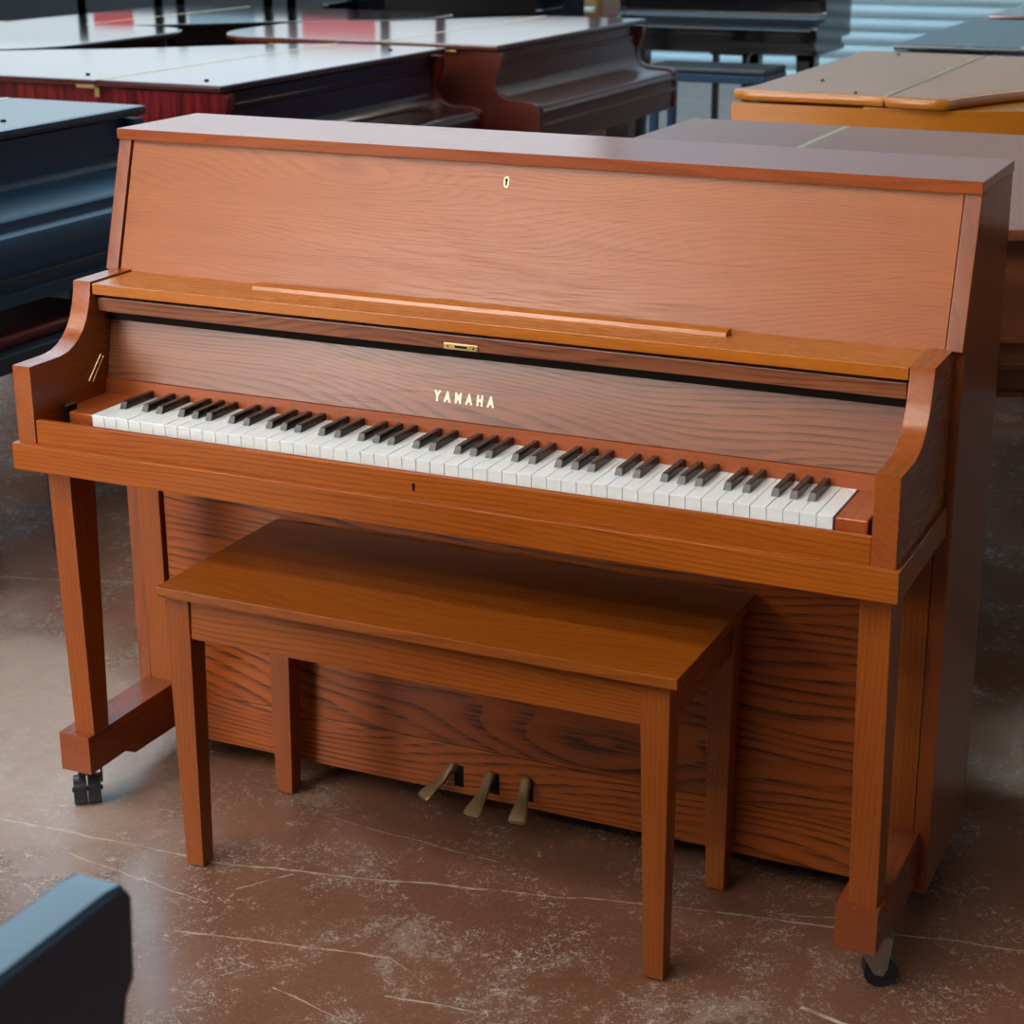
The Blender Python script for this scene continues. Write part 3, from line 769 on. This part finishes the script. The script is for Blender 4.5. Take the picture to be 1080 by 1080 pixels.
# storefront windows left of it
k = 1
for xa, xb in ((-11.8, -10.13), (-10.13, -9.25), (-9.25, -9.0), (-9.0, -8.05), (-8.05, -7.8), (-7.8, -6.85), (-6.85, -6.3), (-6.3, -4.85)):
    w = struct('window_%d' % k, slab((xa + .04, Y1 - .03, 1.54), (xb - .04, Y1 - .012, 1.88)), M['daylight'])
    f = bmesh.new()
    for a in (xa - .035, xb - .035): bm_box(f, (a, Y1 - .07, 1.48), (a + .07, Y1 - .001, 1.90))
    bm_box(f, (xa - .05, Y1 - .05, .0), (xb + .05, Y1 - .001, 1.47))
    for zz in (1.46, 4.94): bm_box(f, (xa - .05, Y1 - .07, zz), (xb + .05, Y1 - .001, zz + .09))
    obj('window_frame', f, M['alu'], w)
    obj('upper_pane', slab((xa, Y1 - .03, 1.90), (xb, Y1 - .012, 4.95)), M['daylight_upper'], w)
    k += 1
# windows high on the left wall and the glazed shop front behind the camera
for ya, yb in ((-3.0, 2.2), (2.5, 7.6), (7.9, 12.0)):
    w = struct('window_%d' % k, slab((X0 + .012, ya, 3.4), (X0 + .03, yb, 5.2)), M['skylight']); k += 1
for xa, xb, mt in ((-10.5, -6.6, 'daylight_front'), (-6.3, -3.0, 'daylight_bright'), (-2.7, 1.0, 'daylight_front')):
    w = struct('window_%d' % k, slab((xa, Y0 + .012, 1.0), (xb, Y0 + .03, 4.9)), M[mt]); k += 1
for (xa, xb, ya, yb) in ((-10.8, -6.6, .4, 11.6), (-6.4, -2.4, .4, 11.6)):
    w = struct('window_%d' % k, slab((xa, ya, ZC - .03), (xb, yb, ZC - .012)), M['skylight']); k += 1
w = struct('window_%d' % k, slab((X1 - .03, .5, 1.2), (X1 - .012, 8.5, 4.2)), M['fill_right']); k += 1  # added fill panel on the unseen right wall, lights right-facing sides
# ceiling lamps; the last one is added to brighten the roll-up door
for (x, y) in [(x_, y_) for x_ in (-5.8, -3.1, -.4) for y_ in (-6.2, -4.4, -2.6)] + [(.8, 10.6)]:
    if True:
        L_ = thing('ceiling_light', 'long fluorescent ceiling light above the showroom, the one by the back wall added', 'lamp', (x, y, ZC - .12), 0, 'ceiling lights')
        sub('housing', box((-1.25, -.26, .02), (1.25, .26, .12), .01), M['wall'], L_)
        sub('diffuser', box((-1.2, -.23, -.01), (1.2, .23, .022), .008), M['tube'], L_)
# banners in the shop windows
for (xa, xb, za, zb, mt, lb, c) in ((-7.70, -6.95, 1.56, 1.82, 'poster_red', 'wide red banner hanging right of the blue one in the back shop window', 'banner'),
                                    (-10.0, -9.55, 1.56, 1.74, 'poster_red', 'small red banner left of the blue one in the back shop window', 'banner'),
                                    (-8.92, -8.20, 1.56, 1.80, 'poster_blue', 'pale blue banner hanging in the back shop window', 'banner')):
    tag(obj('banner', slab((xa, Y1 - .05, za), (xb, Y1 - .042, zb)), M[mt]), lb, c)

# ------------------------------------------------------------------ world, camera
w = bpy.data.worlds.new('world'); SC.world = w; w.use_nodes = True
w.node_tree.nodes['Background'].inputs[0].default_value = (.45, .52, .6, 1)
w.node_tree.nodes['Background'].inputs[1].default_value = .3

cam = bpy.data.cameras.new('camera'); co = bpy.data.objects.new('camera', cam); COL.objects.link(co)
yaw, pitch_, roll = .421665468, -.311476067, -.00124885
f = Vector((-math.sin(yaw) * math.cos(pitch_), math.cos(yaw) * math.cos(pitch_), math.sin(pitch_)))
r = Vector((math.cos(yaw), math.sin(yaw), 0)); u = r.cross(f)
r2 = r * math.cos(roll) + u * math.sin(roll); u2 = u * math.cos(roll) - r * math.sin(roll)
mw = Matrix((( r2.x, u2.x, -f.x, 1.20925169), (r2.y, u2.y, -f.y, -2.21927976), (r2.z, u2.z, -f.z, 1.53720514), (0, 0, 0, 1)))
co.matrix_world = mw
cam.sensor_width = 36.0; cam.sensor_fit = 'HORIZONTAL'
cam.lens = 36.0 * 1927.6821 / 1080
cam.shift_x = -(572.099 - 540) / 1080; cam.shift_y = -(540 - 497.869) / 1080
cam.clip_start = .05; cam.clip_end = 100
cam.dof.use_dof = True; cam.dof.focus_distance = 2.75; cam.dof.aperture_fstop = 9.0
SC.camera = co
vs = SC.view_settings
vs.view_transform = 'Standard'; vs.look = 'None'; vs.exposure = 0.28; vs.gamma = 1.0; vs.use_curve_mapping = False
